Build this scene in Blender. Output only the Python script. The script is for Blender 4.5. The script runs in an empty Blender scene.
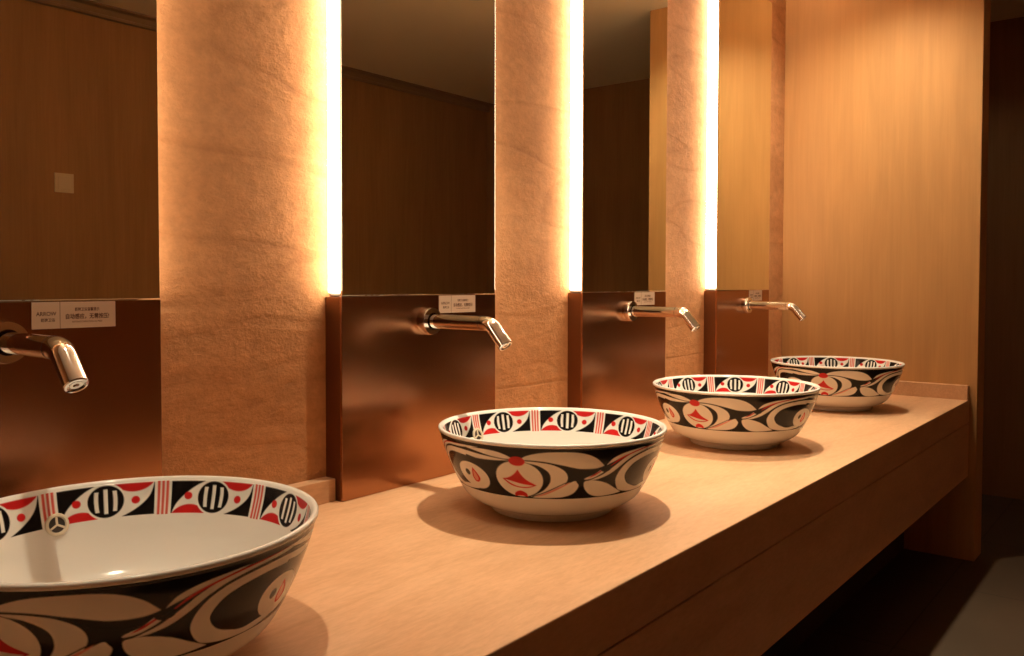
import bpy, bmesh, math
import numpy as np
from mathutils import Vector, Matrix

S = 1.2          # survey units -> metres (applied to every mesh and position)
sc = bpy.context.scene
col = sc.collection

# ------------------------------------------------------------------ camera
cd = bpy.data.cameras.new('camera'); cam = bpy.data.objects.new('camera', cd); col.objects.link(cam)
cd.sensor_width = 36.0; cd.lens = 855.5 * 36.0 / 1024; cd.shift_y = -21.0 / 1024
cd.clip_start = 0.02; cd.clip_end = 50
FW = Vector((0.78354774, 0.62063217, -0.02947289)); RT = Vector((0.62094634, -0.78385058, 0.00197508)); UP = Vector((0.02187655, 0.01984866, 0.99956363))
m = Matrix((RT, UP, -FW)).transposed().to_4x4(); cam.matrix_world = m
sc.camera = cam

# ------------------------------------------------------------------ exposure and world
sc.view_settings.view_transform = 'Standard'; sc.view_settings.look = 'None'
sc.view_settings.gamma = 1; sc.view_settings.use_curve_mapping = False
sc.view_settings.exposure = 0.0
w = bpy.data.worlds.new('world'); sc.world = w; w.use_nodes = True
w.node_tree.nodes['Background'].inputs[0].default_value = (0.9, 0.5, 0.25, 1)
w.node_tree.nodes['Background'].inputs[1].default_value = 0.01

# ------------------------------------------------------------------ survey of the room
WY = 1.2637; MY = 1.2175                    # stone wall plane, mirror / metal panel front plane
TOP = -0.4073                               # counter top
FRONT = 0.594; EX = 3.3174; FX = 4.41       # counter front, end wall, far wall
FLOOR = -0.972; CEIL = 1.18; OY = -1.276    # floor, ceiling, opposite wall
LX = -1.6                                   # left end of the room
BX = [0.4614 + 0.794 * i for i in range(4)]; BY = 0.9013
PW = 0.4423; PT = -0.0279                   # metal panel width and top

# ------------------------------------------------------------------ lights
SPOT_COL = (1.0, 0.84, 0.59)
def spot(x, y, z, power, size=62, blend=1, rad=.022, colr=SPOT_COL, aim=(0, 0, -1)):
    d = bpy.data.lights.new('downlight_lamp', 'SPOT'); d.energy = power; d.color = colr
    d.spot_size = math.radians(size); d.spot_blend = blend; d.shadow_soft_size = rad
    o = bpy.data.objects.new('downlight_lamp', d); col.objects.link(o); o.location = (x, y, z)
    o.rotation_euler = Vector(aim).to_track_quat('-Z', 'Y').to_euler()
    return o
LAMPS = [(BX[0] + .07, .83, 40), (BX[1] + .16, .83, 106), (BX[2] + .16, .83, 94), (BX[3] + .10, .83, 42)]
for (x, y, p), wide in zip(LAMPS, (54, 62, 62, 135)): spot(x, y, CEIL - .012, p, size=wide)
FILL_LAMPS = [(2.7, .10, 1.1), (3.92, .72, 4.5)]  # unseen fill lamps, added to lift the open room and the corridor
for x, y, p in FILL_LAMPS: spot(x, y, CEIL - .012, p, size=120, blend=1, rad=.04)
LED_COL = (1.0, .77, .54); LED_L = 19.0; LED_R = 6.5; TOP_FILL = 60.0

# ------------------------------------------------------------------ materials
def mat(name):
    m = bpy.data.materials.new(name); m.use_nodes = True
    nt = m.node_tree; b = nt.nodes['Principled BSDF']; return m, nt, b
def N(nt, t, **kw):
    n = nt.nodes.new(t)
    for k, v in kw.items(): setattr(n, k, v)
    return n
def plain(name, c, rough=.5, metal=0, coat=0, spec=.5):
    m, nt, b = mat(name)
    b.inputs['Base Color'].default_value = (*c, 1); b.inputs['Roughness'].default_value = rough
    b.inputs['Metallic'].default_value = metal; b.inputs['Coat Weight'].default_value = coat
    b.inputs['Specular IOR Level'].default_value = spec
    return m
def coords(nt, scale):
    tc = N(nt, 'ShaderNodeTexCoord'); mp = N(nt, 'ShaderNodeMapping'); mp.inputs['Scale'].default_value = scale
    nt.links.new(tc.outputs['Object'], mp.inputs[0]); return mp
def noise(nt, vec, scale, detail=4, rough=.55, dist=0):
    n = N(nt, 'ShaderNodeTexNoise'); n.inputs['Scale'].default_value = scale; n.inputs['Detail'].default_value = detail
    n.inputs['Roughness'].default_value = rough; n.inputs['Distortion'].default_value = dist
    nt.links.new(vec.outputs[0], n.inputs['Vector']); return n
def ramp(nt, src, stops):
    r = N(nt, 'ShaderNodeValToRGB'); e = r.color_ramp.elements
    e[0].position, e[0].color = stops[0][0], (*stops[0][1], 1); e[1].position, e[1].color = stops[-1][0], (*stops[-1][1], 1)
    for p, c in stops[1:-1]:
        k = e.new(p); k.color = (*c, 1)
    nt.links.new(src, r.inputs[0]); return r
def mixc(nt, a, b, f, mode='MIX'):
    x = N(nt, 'ShaderNodeMix', data_type='RGBA', blend_type=mode)
    if isinstance(f, (int, float)): x.inputs[0].default_value = f
    else: nt.links.new(f, x.inputs[0])
    for i, v in ((6, a), (7, b)):
        if isinstance(v, tuple): x.inputs[i].default_value = (*v, 1)
        else: nt.links.new(v, x.inputs[i])
    return x.outputs[2]
def bump(nt, b, h, strength, dist=.01, prev=None):
    k = N(nt, 'ShaderNodeBump'); k.inputs['Strength'].default_value = strength; k.inputs['Distance'].default_value = dist
    nt.links.new(h, k.inputs['Height'])
    if prev: nt.links.new(prev.outputs[0], k.inputs['Normal'])
    nt.links.new(k.outputs[0], b.inputs['Normal']); return k

def wall_stone():
    m, nt, b = mat('rough_sandstone')
    big = noise(nt, coords(nt, (1.2, 1, 3.2)), 1.7, 6, .6, .6)
    fine = noise(nt, coords(nt, (1, 1, 1.3)), 34, 6, .7)
    c = ramp(nt, big.outputs[0], [(.25, (.54, .26, .115)), (.5, (.62, .31, .14)), (.75, (.68, .355, .168))])
    g = ramp(nt, fine.outputs[0], [(.3, (.78, .78, .78)), (.7, (1.1, 1.1, 1.1))])
    vm = coords(nt, (.22, 1, 1.1)); vm.inputs['Rotation'].default_value = (0, .10, 0)
    vr = ramp(nt, noise(nt, vm, 4.0, 2, .4, .12).outputs[0], [(.485, (1, 1, 1)), (.5, (.74, .68, .62)), (.53, (1.0, 1.0, 1.0))])
    c2 = mixc(nt, c.outputs[0], vr.outputs[0], .4, 'MULTIPLY')
    nt.links.new(mixc(nt, c2, g.outputs[0], .8, 'MULTIPLY'), b.inputs['Base Color'])
    b.inputs['Roughness'].default_value = .85; b.inputs['Specular IOR Level'].default_value = .15
    k = bump(nt, b, fine.outputs[0], .6, .007)
    mid = noise(nt, coords(nt, (1, 1, 2.4)), 9, 3, .6, .4)
    k2 = bump(nt, b, mid.outputs[0], .22, .014, k)
    # sloping cleft lines
    mp = coords(nt, (.22, 1, 1.1)); mp.inputs['Rotation'].default_value = (0, .10, 0)
    wv = noise(nt, mp, 4.0, 2, .4, .12)
    r = ramp(nt, wv.outputs[0], [(.485, (1, 1, 1)), (.5, (0, 0, 0)), (.53, (1, 1, 1))])
    bump(nt, b, r.outputs[0], .2, .006, k2)
    return m
def counter_stone(name='counter_travertine'):
    m, nt, b = mat(name)
    big = noise(nt, coords(nt, (.8, 3.5, 3.5)), 3.0, 6, .62, .8)
    fine = noise(nt, coords(nt, (6, 22, 22)), 6, 4, .6)
    c = ramp(nt, big.outputs[0], [(.28, (.58, .33, .18)), (.5, (.66, .39, .22)), (.72, (.71, .435, .255))])
    g = ramp(nt, fine.outputs[0], [(.35, (.86, .84, .82)), (.65, (1.04, 1.04, 1.04))])
    nt.links.new(mixc(nt, c.outputs[0], g.outputs[0], .6, 'MULTIPLY'), b.inputs['Base Color'])
    b.inputs['Roughness'].default_value = .5; b.inputs['Specular IOR Level'].default_value = .3
    bump(nt, b, fine.outputs[0], .08, .002)
    return m
def wood(name, dark, light):
    m, nt, b = mat(name)
    g = noise(nt, coords(nt, (26, 26, .9)), 3.2, 6, .6, .5)
    w_ = noise(nt, coords(nt, (4, 4, .5)), 2.0, 3, .5, 1.2)
    c = ramp(nt, g.outputs[0], [(.3, dark), (.7, light)])
    k = ramp(nt, w_.outputs[0], [(.3, (.86, .86, .86)), (.7, (1.06, 1.06, 1.06))])
    nt.links.new(mixc(nt, c.outputs[0], k.outputs[0], .8, 'MULTIPLY'), b.inputs['Base Color'])
    b.inputs['Roughness'].default_value = .55; b.inputs['Specular IOR Level'].default_value = .25
    bump(nt, b, g.outputs[0], .06, .002)
    return m
def tile_floor():
    m, nt, b = mat('floor_tile')
    mp = coords(nt, (1, 1, 1))
    br = N(nt, 'ShaderNodeTexBrick'); br.offset = 0
    br.inputs['Scale'].default_value = 1; br.inputs['Brick Width'].default_value = .72; br.inputs['Row Height'].default_value = .72
    br.inputs['Mortar Size'].default_value = .003
    br.inputs['Color1'].default_value = (.085, .055, .034, 1); br.inputs['Color2'].default_value = (.092, .060, .037, 1); br.inputs['Mortar'].default_value = (.045, .03, .02, 1)
    nt.links.new(mp.outputs[0], br.inputs['Vector'])
    n = noise(nt, coords(nt, (1, 1, 1)), 3, 5)
    r = ramp(nt, n.outputs[0], [(.3, (.85, .85, .85)), (.7, (1.05, 1.05, 1.05))])
    nt.links.new(mixc(nt, br.outputs[0], r.outputs[0], .7, 'MULTIPLY'), b.inputs['Base Color'])
    b.inputs['Roughness'].default_value = .55; b.inputs['Specular IOR Level'].default_value = .3
    return m
def brushed(name, c, rough):
    m, nt, b = mat(name)
    n = noise(nt, coords(nt, (2, 2, 220)), 4, 3, .6)
    r = ramp(nt, n.outputs[0], [(.3, (.93, .93, .93)), (.7, (1.04, 1.04, 1.04))])
    nt.links.new(mixc(nt, c, r.outputs[0], .5, 'MULTIPLY'), b.inputs['Base Color'])
    b.inputs['Metallic'].default_value = 1; b.inputs['Roughness'].default_value = rough
    return m
def emit(name, c, s):
    m, nt, b = mat(name); b.inputs['Base Color'].default_value = (.8, .8, .8, 1)
    b.inputs['Emission Color'].default_value = (*c, 1); b.inputs['Emission Strength'].default_value = s
    return m
M = dict(
    stone=wall_stone(), counter=counter_stone(),
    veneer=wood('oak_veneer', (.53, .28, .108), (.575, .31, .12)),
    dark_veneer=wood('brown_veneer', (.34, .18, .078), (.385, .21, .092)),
    cornice=plain('cornice_paint', (.26, .16, .085), .6),
    ceiling=plain('ceiling_paint', (.90, .80, .64), .9, spec=.1),
    floor=tile_floor(),
    copper=brushed('brushed_copper', (.43, .215, .115), .24),
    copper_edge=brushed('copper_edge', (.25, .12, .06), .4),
    mirror=plain('mirror_silver', (.92, .92, .76), .0, 1),
    backing=plain('mirror_backing', (.25, .2, .15), .6),
    chrome=plain('chrome', (.86, .84, .82), .07, 1),
    dark=plain('dark_rubber', (.02, .018, .015), .5),
    led=emit('led_diffuser', LED_COL, LED_L), led_dim=emit('led_diffuser_dim', LED_COL, LED_R), top_fill=emit('top_fill_glow', LED_COL, TOP_FILL),
    lens=emit('downlight_lens', SPOT_COL, 1.2),
    white=plain('white_enamel', (.75, .72, .66), .4),
    plaque=plain('plaque_face', (.60, .42, .30), .45),
    ink=plain('brown_ink', (.10, .035, .02), .6),
    switch=plain('switch_plastic', (.62, .50, .34), .4),
    hole=plain('overflow_shade', (.05, .035, .03), .6),
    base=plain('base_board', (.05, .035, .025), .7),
    overflow=plain('overflow_ceramic', (.80, .70, .55), .2),
)

# ------------------------------------------------------------------ mesh helpers
def link(name, me, material=None, parent=None, loc=(0, 0, 0)):
    o = bpy.data.objects.new(name, me); col.objects.link(o)
    if material and not me.materials: me.materials.append(material)
    o.location = loc
    if parent: o.parent = parent
    return o
def bm_obj(name, bm, material, parent=None, loc=(0, 0, 0), smooth=False):
    me = bpy.data.meshes.new(name); bmesh.ops.recalc_face_normals(bm, faces=bm.faces)
    bm.to_mesh(me); bm.free()
    if smooth:
        for p in me.polygons: p.use_smooth = True
    return link(name, me, material, parent, loc)
def box(bm, x0, x1, y0, y1, z0, z1, bev=0):
    r = bmesh.ops.create_cube(bm, size=1, matrix=Matrix.Translation(((x0 + x1) / 2, (y0 + y1) / 2, (z0 + z1) / 2)) @ Matrix.Diagonal((abs(x1 - x0), abs(y1 - y0), abs(z1 - z0), 1)))
    if bev:
        vs = set(r['verts']); es = [e for e in bm.edges if e.verts[0] in vs and e.verts[1] in vs]
        bmesh.ops.bevel(bm, geom=es, offset=bev, segments=2, affect='EDGES', profile=.5)
def boxo(name, x0, x1, y0, y1, z0, z1, material, parent=None, bev=0, loc=(0, 0, 0)):
    bm = bmesh.new(); box(bm, x0, x1, y0, y1, z0, z1, bev); return bm_obj(name, bm, material, parent, loc)
def struct(o): o['kind'] = 'structure'; return o
def lathe_bm(bm, prof, n=48, axis=None, center=(0, 0, 0), cap=True):
    """prof: list of (r, h); revolved round local axis h; axis: Matrix 3x3 mapping z to axis"""
    A = axis or Matrix.Identity(3); c = Vector(center); rings = []
    for r, h in prof:
        if r < 1e-6: rings.append([bm.verts.new(c + A @ Vector((0, 0, h)))])
        else: rings.append([bm.verts.new(c + A @ Vector((r * math.cos(2 * math.pi * k / n), r * math.sin(2 * math.pi * k / n), h))) for k in range(n)])
    for a, b in zip(rings, rings[1:]):
        for k in range(n):
            k2 = (k + 1) % n
            if len(a) == 1 and len(b) == 1: continue
            if len(a) == 1: bm.faces.new((a[0], b[k], b[k2]))
            elif len(b) == 1: bm.faces.new((a[k], a[k2], b[0]))
            else: bm.faces.new((a[k], a[k2], b[k2], b[k]))
def tube_bm(bm, pts, rad, n=32, cap=(True, True)):
    rings = []
    for i, p in enumerate(pts):
        p = Vector(p); t = (Vector(pts[min(i + 1, len(pts) - 1)]) - Vector(pts[max(i - 1, 0)])).normalized()
        s = Vector((1, 0, 0)); u = s.cross(t).normalized(); r = rad[i] if isinstance(rad, (list, tuple)) else rad
        rings.append([bm.verts.new(p + (s * math.cos(2 * math.pi * k / n) + u * math.sin(2 * math.pi * k / n)) * r) for k in range(n)])
    for a, b in zip(rings, rings[1:]):
        for k in range(n): bm.faces.new((a[k], a[(k + 1) % n], b[(k + 1) % n], b[k]))
    if cap[0]: bm.faces.new(rings[0])
    if cap[1]: bm.faces.new(rings[-1])
def smooth_by_angle(o, deg=40):
    me = o.data
    for p in me.polygons: p.use_smooth = True
    bm = bmesh.new(); bm.from_mesh(me)
    for e in bm.edges:
        if len(e.link_faces) == 2 and e.calc_face_angle(0) > math.radians(deg): e.smooth = False
    bm.to_mesh(me); bm.free()
def empty(name, loc, label=None, cat=None, group=None):
    o = bpy.data.objects.new(name, None); col.objects.link(o); o.location = loc; o.empty_display_size = .1
    if label: o['label'] = label
    if cat: o['category'] = cat
    if group: o['group'] = group
    return o
def copy_tree(o, parent=None):
    c = o.copy(); col.objects.link(c); c.parent = parent
    for ch in list(o.children): copy_tree(ch, c)
    return c

# ------------------------------------------------------------------ the setting
T = .12
struct(boxo('floor', LX - T, FX + T, OY - T, WY + T, FLOOR - T, FLOOR, M['floor']))
struct(boxo('ceiling', LX - T, FX + T, OY - T, WY + T, CEIL, CEIL + T, M['ceiling']))
struct(boxo('wall_back', LX - T, FX + T, WY, WY + T, FLOOR, CEIL, M['stone']))
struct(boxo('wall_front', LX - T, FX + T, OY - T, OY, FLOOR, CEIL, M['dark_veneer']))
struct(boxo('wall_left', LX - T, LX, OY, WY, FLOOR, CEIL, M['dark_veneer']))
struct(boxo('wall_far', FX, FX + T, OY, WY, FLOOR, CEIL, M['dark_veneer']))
struct(boxo('wall_right', EX, EX + T, .570, WY, FLOOR, CEIL, M['veneer'], bev=.002))
# cornice on the opposite wall
bm = bmesh.new()
pr = [(0, 0), (.06, 0), (.06, -.008), (.03, -.012), (.022, -.034), (.026, -.036), (.026, -.047), (0, -.047)]
va = [bm.verts.new((LX, OY + a, CEIL + b)) for a, b in pr]; vb = [bm.verts.new((FX, OY + a, CEIL + b)) for a, b in pr]
for k in range(len(pr)): bm.faces.new((va[k], va[(k + 1) % len(pr)], vb[(k + 1) % len(pr)], vb[k]))
bm.faces.new(va); bm.faces.new(vb)
struct(bm_obj('trim_1', bm, M['cornice']))
# stone upstands at the foot of the wall, between the metal panels, and on the end wall
ti = 2
edges = [(LX, BX[0] - PW / 2)] + [(BX[i] + PW / 2, BX[i + 1] - PW / 2) for i in range(3)] + [(BX[3] + PW / 2, EX)]
for a, b in edges:
    struct(boxo('trim_%d' % ti, a + .001, b - .001, WY - .029, WY, TOP, TOP + .042, M['counter'], bev=.0012)); ti += 1
struct(boxo('trim_%d' % ti, EX - .025, EX, FRONT + .002, WY - .029, TOP, TOP + .050, M['counter'], bev=.0012))

# ------------------------------------------------------------------ vanity counter
vc = empty('vanity_counter', (1.0, FRONT, FLOOR), 'long beige stone vanity counter carrying the four patterned bowls', 'counter')
LOCV = Vector((1.0, FRONT, FLOOR))
def vbox(name, x0, x1, y0, y1, z0, z1, material, bev):
    return boxo(name, x0 - LOCV.x, x1 - LOCV.x, y0 - LOCV.y, y1 - LOCV.y, z0 - LOCV.z, z1 - LOCV.z, material, vc, bev)
vbox('countertop', LX + .001, EX - .0005, FRONT, WY - .0005, TOP - .0785, TOP, M['counter'], .0018)
vbox('apron', LX + .001, EX - .0005, FRONT + .0005, FRONT + .028, TOP - .2675, TOP - .0815, M['counter'], .0012)
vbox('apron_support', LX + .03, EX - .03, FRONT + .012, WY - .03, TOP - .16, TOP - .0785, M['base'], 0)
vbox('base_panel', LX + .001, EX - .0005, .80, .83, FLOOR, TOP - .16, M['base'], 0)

# ------------------------------------------------------------------ metal panels with their notice plaques
def text_bm(parts):
    bm = bmesh.new()
    for s, x, z, size, width, bold in parts:
        cu = bpy.data.curves.new('lettering', 'FONT'); cu.body = s; cu.size = size; cu.align_x = 'CENTER'
        o = bpy.data.objects.new('lettering', cu); col.objects.link(o); bpy.context.view_layer.update()
        dg = bpy.context.evaluated_depsgraph_get(); me = bpy.data.meshes.new_from_object(o.evaluated_get(dg))
        xs = [v.co.x for v in me.vertices]; wd = (max(xs) - min(xs)) if xs else 1; k = width / wd if width else 1
        for sx, sz in ((0, 0), (bold, 0), (-bold, 0), (0, bold), (0, -bold)):      # heavier strokes
            n0 = len(bm.verts); bm.from_mesh(me); bm.verts.ensure_lookup_table()
            for v in bm.verts[n0:]: v.co = Vector((x + v.co.x * k + sx, 0, z + v.co.y + sz))
        col.objects.unlink(o); bpy.data.objects.remove(o); bpy.data.curves.remove(cu); bpy.data.meshes.remove(me)
    return bm
PH = PT - TOP
panel = empty('metal_splash_panel', (BX[0], WY, TOP), '', 'panel', 'copper panels behind the taps')
sd = WY - MY
# folded box: front plate and side returns
boxo('front_plate', -PW / 2, PW / 2, -sd - .0005, -sd + .006, 0.0005, PH, M['copper'], panel, .0008)
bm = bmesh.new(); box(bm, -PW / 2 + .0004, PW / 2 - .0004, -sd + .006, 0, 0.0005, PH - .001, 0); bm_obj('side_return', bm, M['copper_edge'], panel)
pl = boxo('notice_plaque', .037, .151, -sd - .0020, -sd - .0003, PH - .0375, PH - .0010, M['plaque'], panel, .0004)
pl['label'] = 'pale two-part notice plaque with brown lettering'
zt = PH - .001
tb = text_bm([('ARROW', .0555, zt - .0185, .0075, .026, .00018), ('箭牌卫浴', .0575, zt - .0265, .0052, .0185, .00012),
              ('箭牌卫浴温馨提示', .1105, zt - .0125, .0052, .034, .00012), ('自动感应，无需按压!', .1110, zt - .0232, .0078, .060, .00022),
              ('AUTOMATIC INDUCTION, NO PRESS', .1105, zt - .0288, .0030, .042, .00006)])
for v in tb.verts: v.co.y = -sd - .0021
tb.faces.ensure_lookup_table()
me = bpy.data.meshes.new('lettering'); tb.to_mesh(me); tb.free(); link('lettering', me, M['ink'], pl)
boxo('divider_line', .0732, .0738, -sd - .0022, -sd - .0018, PH - .0375, PH - .001, M['ink'], pl)
PLAB = ['copper metal panel at far left with its notice read large, behind the nearest bowl',
        'copper metal panel with orange sheen behind the second bowl from the left',
        'narrow looking copper metal panel behind the third bowl',
        'darkest small copper metal panel beside the end wall, behind the farthest bowl']
for i in range(4):
    o = panel if i == 0 else copy_tree(panel)
    o.location = (BX[i], WY, TOP); o['label'] = PLAB[i]

# ------------------------------------------------------------------ backlit mirrors
MW = PW - .002; MH = 1.02 - PT
mir = empty('backlit_mirror', (BX[0], WY, PT), '', 'mirror', 'tall backlit mirrors')
boxo('mirror_glass', -MW / 2, MW / 2, -sd, -sd + .005, .0015, MH, M['mirror'], mir, .0006)
boxo('light_box', -MW / 2 + .009, MW / 2 - .009, -sd + .005, 0, .002, MH, M['backing'], mir)
for s in (-1, 1):
    x0, x1 = sorted((s * (MW / 2 - .009), s * (MW / 2 - .003)))
    boxo('light_strip', x0, x1, -sd + .0055, -.004, .007, MH - .01, M['led' if s < 0 else 'led_dim'], mir, .001)
boxo('light_strip', -MW / 2 + .02, MW / 2 - .02, -sd + .012, -.008, MH + .0002, MH + .006, M['top_fill'], mir, .001)  # unseen strip on the mirror top, added to brighten the ceiling
MLAB = ['tall backlit mirror at far left, reflecting the small switch plate',
        'tall backlit mirror above the second bowl, reflecting cornice and ceiling',
        'tall backlit mirror above the third bowl, reflecting a room corner',
        'narrowest looking tall backlit mirror, reflecting the pale veneer end wall']
for i in range(4):
    o = mir if i == 0 else copy_tree(mir)
    o.location = (BX[i], WY, PT); o['label'] = MLAB[i]

# ------------------------------------------------------------------ wall taps
tap = empty('wall_tap', (BX[0], MY, -.080), '', 'tap', 'chrome wall taps')
AX = Matrix(((1, 0, 0), (0, 0, -1), (0, 1, 0)))   # local z -> -y
bm = bmesh.new(); lathe_bm(bm, [(0, 0), (.0275, 0), (.0280, .002), (.0280, .016), (.0268, .0195), (.0170, .0200), (.0166, .018)], 56, AX)
o = bm_obj('wall_flange', bm, M['chrome'], tap); smooth_by_angle(o, 35)
bm = bmesh.new()
R0 = .0142
path = [(0, -.012, 0), (0, -.08, 0), (0, -.151, 0)]
bend = math.radians(48); rc = .030; cy0, cz0 = -.157, -rc
for k in range(13):
    a = bend * k / 12; path.append((0, cy0 - rc * math.sin(a), cz0 + rc * math.cos(a)))
e = Vector(path[-1]); dr = Vector((0, -math.cos(bend), -math.sin(bend)))
tip = e + dr * .043
path += [tuple(e + dr * .021), tuple(tip - dr * .0015), tuple(tip)]
rad = [R0] * (len(path) - 1) + [R0 - .0012]
tube_bm(bm, path, rad, 40, (True, False))
o = bm_obj('spout', bm, M['chrome'], tap); smooth_by_angle(o, 35)
sp = o
A3 = dr.to_track_quat('Z', 'X').to_matrix()
bm = bmesh.new(); lathe_bm(bm, [(R0 - .0012, 0), (.0105, .0004), (.0100, -.003), (.0072, -.003), (.0070, -.0012), (.0035, -.0012), (.0033, -.003), (0, -.003)], 40, A3, tip)
o = bm_obj('aerator', bm, M['chrome'], sp); smooth_by_angle(o, 30)
bm = bmesh.new(); tube_bm(bm, [(0, -.1495, 0), (0, -.1502, 0)], R0 + .0002, 40); bm_obj('spout_joint', bm, M['dark'], sp)
TLAB = ['large chrome wall tap cut off by the left edge, above the nearest bowl',
        'chrome wall tap over the second bowl, its tip crossing the stone pier',
        'small chrome wall tap over the third bowl',
        'smallest looking chrome wall tap, next to the end wall']
for i in range(4):
    o = tap if i == 0 else copy_tree(tap)
    o.location = (BX[i], MY - .0005, -.080); o['label'] = TLAB[i]

# ------------------------------------------------------------------ painted bowls
WHITE = np.array([.88, .86, .81]); BLACK = np.array([.010, .008, .008]); RED = np.array([.62, .022, .022]); PINK = np.array([.78, .33, .27])
def cat_rom(P, n=10):
    """closed smooth outline; a point given as (x, y, 1) stays a sharp corner"""
    out = []; L = len(P)
    for i in range(L):
        p0, p1, p2, p3 = P[i - 1], P[i], P[(i + 1) % L], P[(i + 2) % L]
        a = np.array(p1[:2], float); b = np.array(p2[:2], float)
        pa = np.array(p0[:2], float) if len(p1) == 2 else a; pb = np.array(p3[:2], float) if len(p2) == 2 else b
        for t in np.arange(n) / n:
            out.append(.5 * ((2 * a) + (-pa + b) * t + (2 * pa - 5 * a + 4 * b - pb) * t * t + (-pa + 3 * a - 3 * b + pb) * t ** 3))
    return np.array(out)
def pip(X, Y, P):
    ins = np.zeros(X.shape, bool); x1, y1 = P[-1]
    for x2, y2 in P:
        if y1 != y2:
            c = ((y1 > Y) != (y2 > Y)) & (X < (x2 - x1) * (Y - y1) / (y2 - y1) + x1); ins ^= c
        x1, y1 = x2, y2
    return ins
def outer_pattern(SX=1920, SY=432):
    """one third of the outside band: X in degrees 0..120 (bell at 45), Y 0..1"""
    X, Y = np.meshgrid((np.arange(SX) + .5) / SX * 120, (np.arange(SY) + .5) / SY)
    img = np.empty((SY, SX, 3)); img[:] = BLACK
    def paint(mask, c): img[mask] = c
    def poly(P, c, smooth=True):
        P = cat_rom(P) if smooth else np.array([q[:2] for q in P], float)
        for off in (45, -75, 165): paint(pip(X, Y, P + [off, 0]), c)
    def ell(cx, cy, rx, ry, c, ang=0):
        for off in (45, -75, 165):
            dx, dy = (X - cx - off), (Y - cy) * 27; ca, sa = math.cos(ang), math.sin(ang)
            paint(((dx * ca + dy * sa) / rx) ** 2 + ((-dx * sa + dy * ca) / (ry * 27)) ** 2 < 1, c)
    # C shaped crescent round the eye, with its ribbon running to the bell dome
    poly([(60, .075), (55.5, .17), (52.8, .36), (54.5, .55), (59, .70), (66, .80), (76, .85), (88, .86), (100, .825), (110, .79), (116.5, .775, 1),
          (108, .745), (98, .735), (90, .755), (100, .5), (96, .12), (84, .02), (70, .02)], WHITE)
    poly([(70, .13), (62.5, .24), (59, .42), (62, .60), (68, .70), (78, .755), (90, .745), (100, .715), (108, .735), (112, .735), (108, .5), (104, .3), (106, .05), (99, .045), (95, .10), (84, .115), (76, .09)], BLACK)
    ell(91, .335, 11.5, .27, WHITE, -.12)
    ell(87, .38, 1.9, .065, BLACK)
    poly([(92.2, .51, 1), (94.8, .40), (96, .29), (94, .21), (91.5, .21), (90.3, .30), (91, .41)], RED)
    poly([(92.3, .45, 1), (93.8, .38), (94.6, .29), (93.4, .235), (92, .24), (91.3, .32)], PINK)
    # arch leaves above the bell
    poly([(1.6, .80, 1), (5, .885), (12, .955), (22, .975), (31, .94), (38, .83), (43.4, .665, 1), (38, .625), (30, .635), (23, .70), (14, .775), (7, .80)], WHITE)
    poly([(-1.6, .80, 1), (-5, .87), (-11, .93), (-20, .945), (-30, .93, 1), (-22, .885), (-14, .83), (-7, .80)], WHITE)
    # D shaped wing on the bell's right
    poly([(3, .775, 1), (10, .765), (17, .715), (22.5, .60), (24.5, .45), (22.8, .30), (18, .18), (10, .06), (5, .03, 1), (8, .08), (13, .2), (16, .38), (15.2, .56), (10.5, .69), (5, .745)], WHITE)
    # pink edged lower leaf
    poly([(6, .02, 1), (12, .09), (20, .22), (27.5, .375), (29.5, .335), (30.3, .26), (28, .12), (23, .045), (16, .022), (10, .015)], WHITE)
    poly([(7, .035, 1), (12, .105), (19, .235), (26, .365, 1), (24, .30), (17, .15), (11, .06)], PINK)
    poly([(6.4, .03, 1), (14, .145), (24, .345, 1), (23.6, .355), (13.6, .16), (6.2, .045)], BLACK)
    # bell medallion
    ell(0, .395, 12.3, .37, WHITE)
    ell(0, .765, 4.0, .095, RED)
    poly([(-3.6, .025, 1), (-3.2, .10), (0, .155), (3.2, .10), (3.6, .025, 1), (0, .045)], RED)
    poly([(0, .60, 1), (1.6, .49), (4.2, .385), (9, .285, 1), (5, .225), (0, .215), (-5, .265), (-9, .385, 1), (-5.4, .42), (-2.2, .50)], RED)
    poly([(-7.6, .375, 1), (-3, .335), (2, .295), (7.2, .272, 1), (4, .245), (0, .242), (-4, .285)], WHITE)
    # ribbons rising to the right from the crossing
    poly([(33, .405), (34, .445), (38, .50), (42.3, .60), (44, .56), (42, .50), (37, .42)], WHITE)
    poly([(34.5, .43, 1), (38.5, .475), (42.6, .565, 1), (42.2, .585), (38, .50)], RED)
    poly([(35.5, .375, 1), (41, .40), (47, .47), (52, .58), (57.5, .72), (64, .82), (74, .885), (88, .91), (100, .965, 1), (86, .955), (72, .925), (62, .87), (55, .77), (49, .62), (44, .50), (40, .435)], WHITE)
    poly([(46, .62, 1), (53, .755), (61, .855), (72, .915), (92, .965, 1), (72, .935), (60, .875), (52, .78)], RED)
    poly([(44.5, .675, 1), (48, .80), (54, .88), (62, .925), (71, .945, 1), (63, .895), (55, .825), (49, .74)], WHITE)
    ell(44.6, .605, 3.2, .068, BLACK)
    # lower right leaf
    poly([(33, .34), (35, .375), (40, .365), (47, .29), (54, .16), (60.5, .045, 1), (52, .02), (43, .02), (37.5, .08), (34, .20)], WHITE)
    return img.reshape(SY // 4, 4, SX // 4, 4, 3).mean((1, 3))
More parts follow.
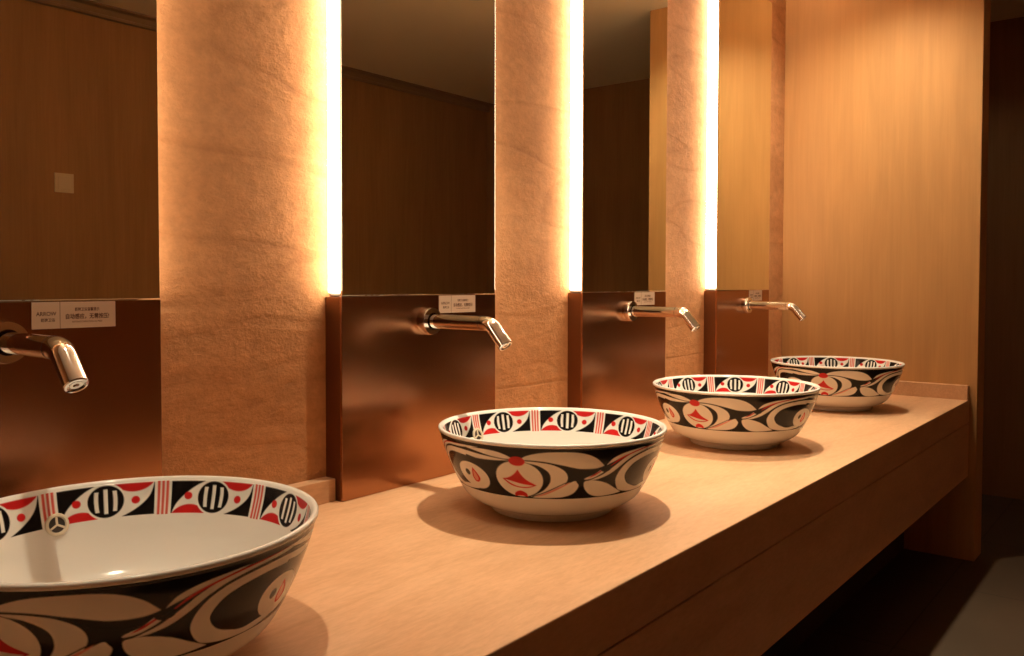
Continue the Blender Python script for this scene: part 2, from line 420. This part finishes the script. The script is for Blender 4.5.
def inner_pattern(SX=1280, SY=240):
    """one ninth of the inside band, seen from inside: x 0..40 deg (bar centred on 0), Y 0 bottom .. 1 top"""
    X, Y = np.meshgrid((np.arange(SX) + .5) / SX * 40, (np.arange(SY) + .5) / SY)
    img = np.empty((SY, SX, 3)); img[:] = WHITE
    b = 3.1; w_ = 40 - 2 * b
    u = (X - b) / w_; inside = (u > 0) & (u < 1)
    img[inside] = BLACK
    asp = w_ * 3.35 / 45.0                     # cell width / height
    leaf = cat_rom([(.005, -.02, 1), (.06, .30), (.17, .62), (.32, .90), (.48, 1.05), (.75, 1.06), (1.0, 1.04, 1), (.955, .62), (.86, .33), (.72, .10), (.55, -.05), (.3, -.08)])
    img[pip(u, Y, leaf) & inside] = WHITE
    def el(cx, cy, r, c, k=1): img[(((u - cx) * asp) ** 2 + ((Y - cy) * k) ** 2 < r * r) & inside] = c
    el(.215, -.36, .64, RED, 1.0); el(.785, 1.36, .64, RED, 1.0)
    img[(Y < .015) | (Y > .985)] = np.where(inside[(Y < .015) | (Y > .985)][:, None], WHITE, WHITE)
    el(.49, .5, .53, WHITE); el(.49, .5, .475, BLACK)
    for k in (-1, 0, 1):
        cx = .49 + k * .20 / asp + k * .02 * np.sin(Y * 3.1)
        h = .36 if k == 0 else .30
        wd = .052 / asp
        img[(abs(u - cx) < wd) & (abs(Y - .5) < h) & inside] = WHITE
    el(.19, .53, .115, RED); el(.80, .47, .115, RED)
    xx = np.where(X > 20, X - 40, X)
    for k in (-1, 0, 1): img[abs(xx - k * 1.55) < .50] = np.array([.72, .12, .09])
    return img.reshape(SY // 4, 4, SX // 4, 4, 3).mean((1, 3))
def sample(img, px, py):
    """bilinear, wrapping in x; px, py in 0..1"""
    H, W_, _ = img.shape; x = (px % 1) * W_ - .5; y = np.clip(py * H - .5, 0, H - 1.001)
    x0 = np.floor(x).astype(int); fx = (x - x0)[:, None]; y0 = np.floor(y).astype(int); fy = (y - y0)[:, None]
    x1 = (x0 + 1) % W_; x0 = x0 % W_; y1 = np.minimum(y0 + 1, H - 1)
    return (img[y0, x0] * (1 - fx) + img[y0, x1] * fx) * (1 - fy) + (img[y1, x0] * (1 - fx) + img[y1, x1] * fx) * fy
def spline(P, n):
    P = np.array(P, float); t = np.linspace(0, len(P) - 1, n); o = []
    for s in t:
        i = min(int(s), len(P) - 2); f = s - i
        p1, p2 = P[i], P[i + 1]; p0 = P[i - 1] if i else 2 * p1 - p2; p3 = P[i + 2] if i + 2 < len(P) else 2 * p2 - p1
        o.append(.5 * ((2 * p1) + (-p0 + p2) * f + (2 * p0 - 5 * p1 + 4 * p2 - p3) * f * f + (-p0 + 3 * p1 - 3 * p2 + p3) * f ** 3))
    return np.array(o)
OUT, INN = outer_pattern(), inner_pattern()
Z0, Z1 = .056, .1405                           # outside band
I0, I1 = .1045, .1455                           # inside band
def bowl_mesh(name, inner_turn, NT):
    seg = []                                   # (profile points, zone)
    seg.append((spline([(0.0, .004), (.06, .004), (.096, .004), (.100, .0005), (.108, .0005), (.1110, .003), (.1120, .008), (.118, .0135)], 22), 'w'))
    seg.append((spline([(.118, .0135), (.137, .0205), (.156, .0345), (.1695, Z0)], 14)[1:-1], 'w')); seg.append((np.array([[.1692, Z0 - .0005]]), 'w'))
    seg.append((spline([(.1695, Z0), (.1805, .078), (.1905, .102), (.1985, .125), (.2025, Z1)], 100), 'o'))
    seg.append((spline([(.2025, Z1), (.2038, .1432), (.2052, .1450), (.2052, .1485), (.2032, .1502), (.2000, .1498), (.1978, .1475), (.1968, I1)], 18)[1:], 'r'))
    seg.append((spline([(.1968, I1), (.1935, .130), (.1890, .115), (.1855, I0)], 60), 'i'))
    seg.append((np.array([[.1853, I0 - .0005]]), 'w'))
    seg.append((spline([(.1855, I0), (.174, .074), (.155, .046), (.122, .027), (.080, .0165), (.040, .0125), (.024, .0115), (.022, .0095), (0, .0095)], 40)[1:], 'w'))
    prof = np.concatenate([s[0] for s in seg]); zone = sum([[s[1]] * len(s[0]) for s in seg], [])
    prof[:, 0] = np.maximum(prof[:, 0], 0)
    keep = [0] + [i for i in range(1, len(prof)) if not np.allclose(prof[i], prof[i - 1])]
    th = np.arange(NT) / NT * 2 * np.pi   # heading measured from +y towards +x
    st, ct = np.sin(th), np.cos(th); V = []; C = []
    for i, ((r, z), k) in enumerate(zip(prof, zone)):
        r = max(r, 1e-4)
        V.append(np.stack([r * st, r * ct, np.full(NT, z)], 1))
        if k == 'o':
            v = (z - Z0) / (Z1 - Z0)
            # seen from outside, heading decreasing = to the right
            d = (-np.degrees(th)) % 360          # the three painted units are not quite equally wide
            a = (np.interp(d, [0, 35, 85, 240, 303, 318, 360], [0, 35, 90.5, 238, 292, 318, 360]) + 45) % 120 / 120
            c = sample(OUT, a, np.full(NT, v))
            if v < .006: c = np.tile(BLACK, (NT, 1))
        elif k == 'i':
            v = (z - I0) / (I1 - I0); a = ((np.degrees(th) - inner_turn) / 40) % 1
            c = sample(INN, a, np.full(NT, v))
        elif k == 'r' and z < .1440 and r > .2: c = np.tile(BLACK, (NT, 1))
        else: c = np.tile(WHITE, (NT, 1))
        C.append(c)
    V = np.concatenate(V); C = np.concatenate(C); K = len(prof)
    i = np.arange(K - 1)[:, None] * NT; j = np.arange(NT)[None]; j2 = (j + 1) % NT
    F = np.stack([i + j, i + NT + j, i + NT + j2, i + j2], -1).reshape(-1, 4)
    me = bpy.data.meshes.new(name)
    me.vertices.add(len(V)); me.vertices.foreach_set('co', V.ravel())
    me.loops.add(F.size); me.loops.foreach_set('vertex_index', F.ravel().astype(np.int32))
    me.polygons.add(len(F)); me.polygons.foreach_set('loop_start', np.arange(0, F.size, 4, dtype=np.int32)); me.polygons.foreach_set('loop_total', np.full(len(F), 4, np.int32))
    me.update(calc_edges=True); me.validate()
    me.polygons.foreach_set('use_smooth', np.ones(len(me.polygons), bool))
    at = me.color_attributes.new('glaze', 'FLOAT_COLOR', 'POINT')
    at.data.foreach_set('color', np.concatenate([C, np.ones((len(C), 1))], 1).ravel().astype(np.float32))
    me.update(); return me
mg, nt, b = mat('painted_glaze')
va_ = N(nt, 'ShaderNodeVertexColor'); va_.layer_name = 'glaze'; nt.links.new(va_.outputs[0], b.inputs['Base Color'])
b.inputs['Roughness'].default_value = .14; b.inputs['Specular IOR Level'].default_value = .25

BLAB = ['largest nearest bowl sink cut off at the lower left, red and black painted band',
        'second patterned bowl sink, standing alone in the middle of the counter',
        'third patterned bowl sink, overlapping the farthest one',
        'smallest farthest patterned bowl sink, beside the end wall']
TURN = [241, 251, 274, 263]; BAR = [1, 4, 7, 8]        # headings of the bell and of one inner bar, degrees
def bowl(i, me):
    s = empty('vessel_sink', (BX[i], BY, TOP + .0002), BLAB[i], 'sink', 'painted bowl sinks')
    o = link('basin', me, mg, s); o.rotation_euler = (0, 0, -math.radians(TURN[i]))
    return s
# overflow ring and waste, one set, copied
def fittings(parent):
    az = math.radians(3); r, z = .1860, .1070
    n = Vector((-math.sin(az), -math.cos(az), .30)).normalized(); A = n.to_track_quat('Z', 'Y').to_matrix()
    c = Vector((r * math.sin(az), r * math.cos(az), z))
    bm = bmesh.new(); lathe_bm(bm, [(.0095, -.004), (.0140, -.004), (.0140, .0016), (.0128, .0030), (.0106, .0030), (.0095, .0016), (.0095, -.004)], 40, A, c)
    ring = bm_obj('overflow_ring', bm, M['overflow'], parent); smooth_by_angle(ring, 40)
    bm = bmesh.new(); lathe_bm(bm, [(0, .0002), (.0094, .0002)], 32, A, c); bm_obj('overflow_hole', bm, M['hole'], ring)
    bm = bmesh.new()
    for k in range(3):
        a = math.pi / 2 + k * 2 * math.pi / 3; d = A @ Vector((math.cos(a), math.sin(a), 0)); e_ = A @ Vector((-math.sin(a), math.cos(a), 0))
        p = [c + n * .0004 + e_ * .0012, c + n * .0004 - e_ * .0012, c + n * .0004 - e_ * .0012 + d * .0095, c + n * .0004 + e_ * .0012 + d * .0095]
        lo = [bm.verts.new(q) for q in p]; hi = [bm.verts.new(q + n * .0016) for q in p]
        bm.faces.new(lo); bm.faces.new(hi)
        for q in range(4): bm.faces.new((lo[q], lo[(q + 1) % 4], hi[(q + 1) % 4], hi[q]))
    bm_obj('ring_spoke', bm, M['overflow'], ring)
    bm = bmesh.new(); lathe_bm(bm, [(.030, .0128), (.0305, .0150), (.028, .0162), (.023, .0160), (.0225, .0185), (.015, .0200), (0, .0204)], 40); o = bm_obj('waste_plug', bm, M['chrome'], parent); smooth_by_angle(o, 40)
first = bowl(0, bowl_mesh('basin', BAR[0] - TURN[0], 1440)); fittings(first)
for i in range(1, 4):
    o = bowl(i, bowl_mesh('basin', BAR[i] - TURN[i], 1080))
    for ch in first.children:
        if ch.name.split('.')[0] in ('overflow_ring', 'waste_plug'): copy_tree(ch, o)

# ------------------------------------------------------------------ ceiling downlights and added fill lamps
dl = empty('ceiling_downlight', (LAMPS[0][0], LAMPS[0][1], CEIL), '', 'downlight', 'round ceiling downlights')
bm = bmesh.new(); lathe_bm(bm, [(.032, -.001), (.034, -.006), (.046, -.007), (.050, -.004), (.050, 0), (.032, 0), (.032, -.001)], 40)
o = bm_obj('trim_ring', bm, M['white'], dl); smooth_by_angle(o, 40)
bm = bmesh.new(); lathe_bm(bm, [(0, -.003), (.0315, -.003)], 32); bm_obj('lens', bm, M['lens'], dl)
DLAB = ['round recessed downlight in the ceiling above the nearest bowl', 'round recessed downlight in the ceiling above the second bowl',
        'round recessed downlight in the ceiling above the third bowl', 'round recessed downlight in the ceiling above the farthest bowl',
        'added fill lamp in the open ceiling before the counter, in a round downlight housing', 'added fill lamp hidden beyond the end wall, in a round downlight housing']
for i, (x, y, p_) in enumerate(LAMPS + FILL_LAMPS):
    o = dl if i == 0 else copy_tree(dl)
    o.location = (x, y, CEIL); o['label'] = DLAB[i]

# ------------------------------------------------------------------ switch plate on the opposite wall
sw = empty('light_switch', (1.655, OY, .410), 'small square pale switch plate on the opposite wall, seen in the left mirror', 'switch')
boxo('face_plate', -.039, .039, 0, .007, -.040, .040, M['switch'], sw, .0015)
boxo('rocker', -.025, .025, .007, .010, -.028, .028, M['switch'], sw, .0012)

# ------------------------------------------------------------------ bring the survey units to metres
bpy.context.view_layer.update()
done = set()
for o in sc.objects:
    o.location = o.location * S
    if o.type == 'MESH' and o.data.name not in done:
        done.add(o.data.name); o.data.transform(Matrix.Scale(S, 4))
    if o.type == 'LIGHT': o.data.shadow_soft_size *= S; o.data.energy *= S * S
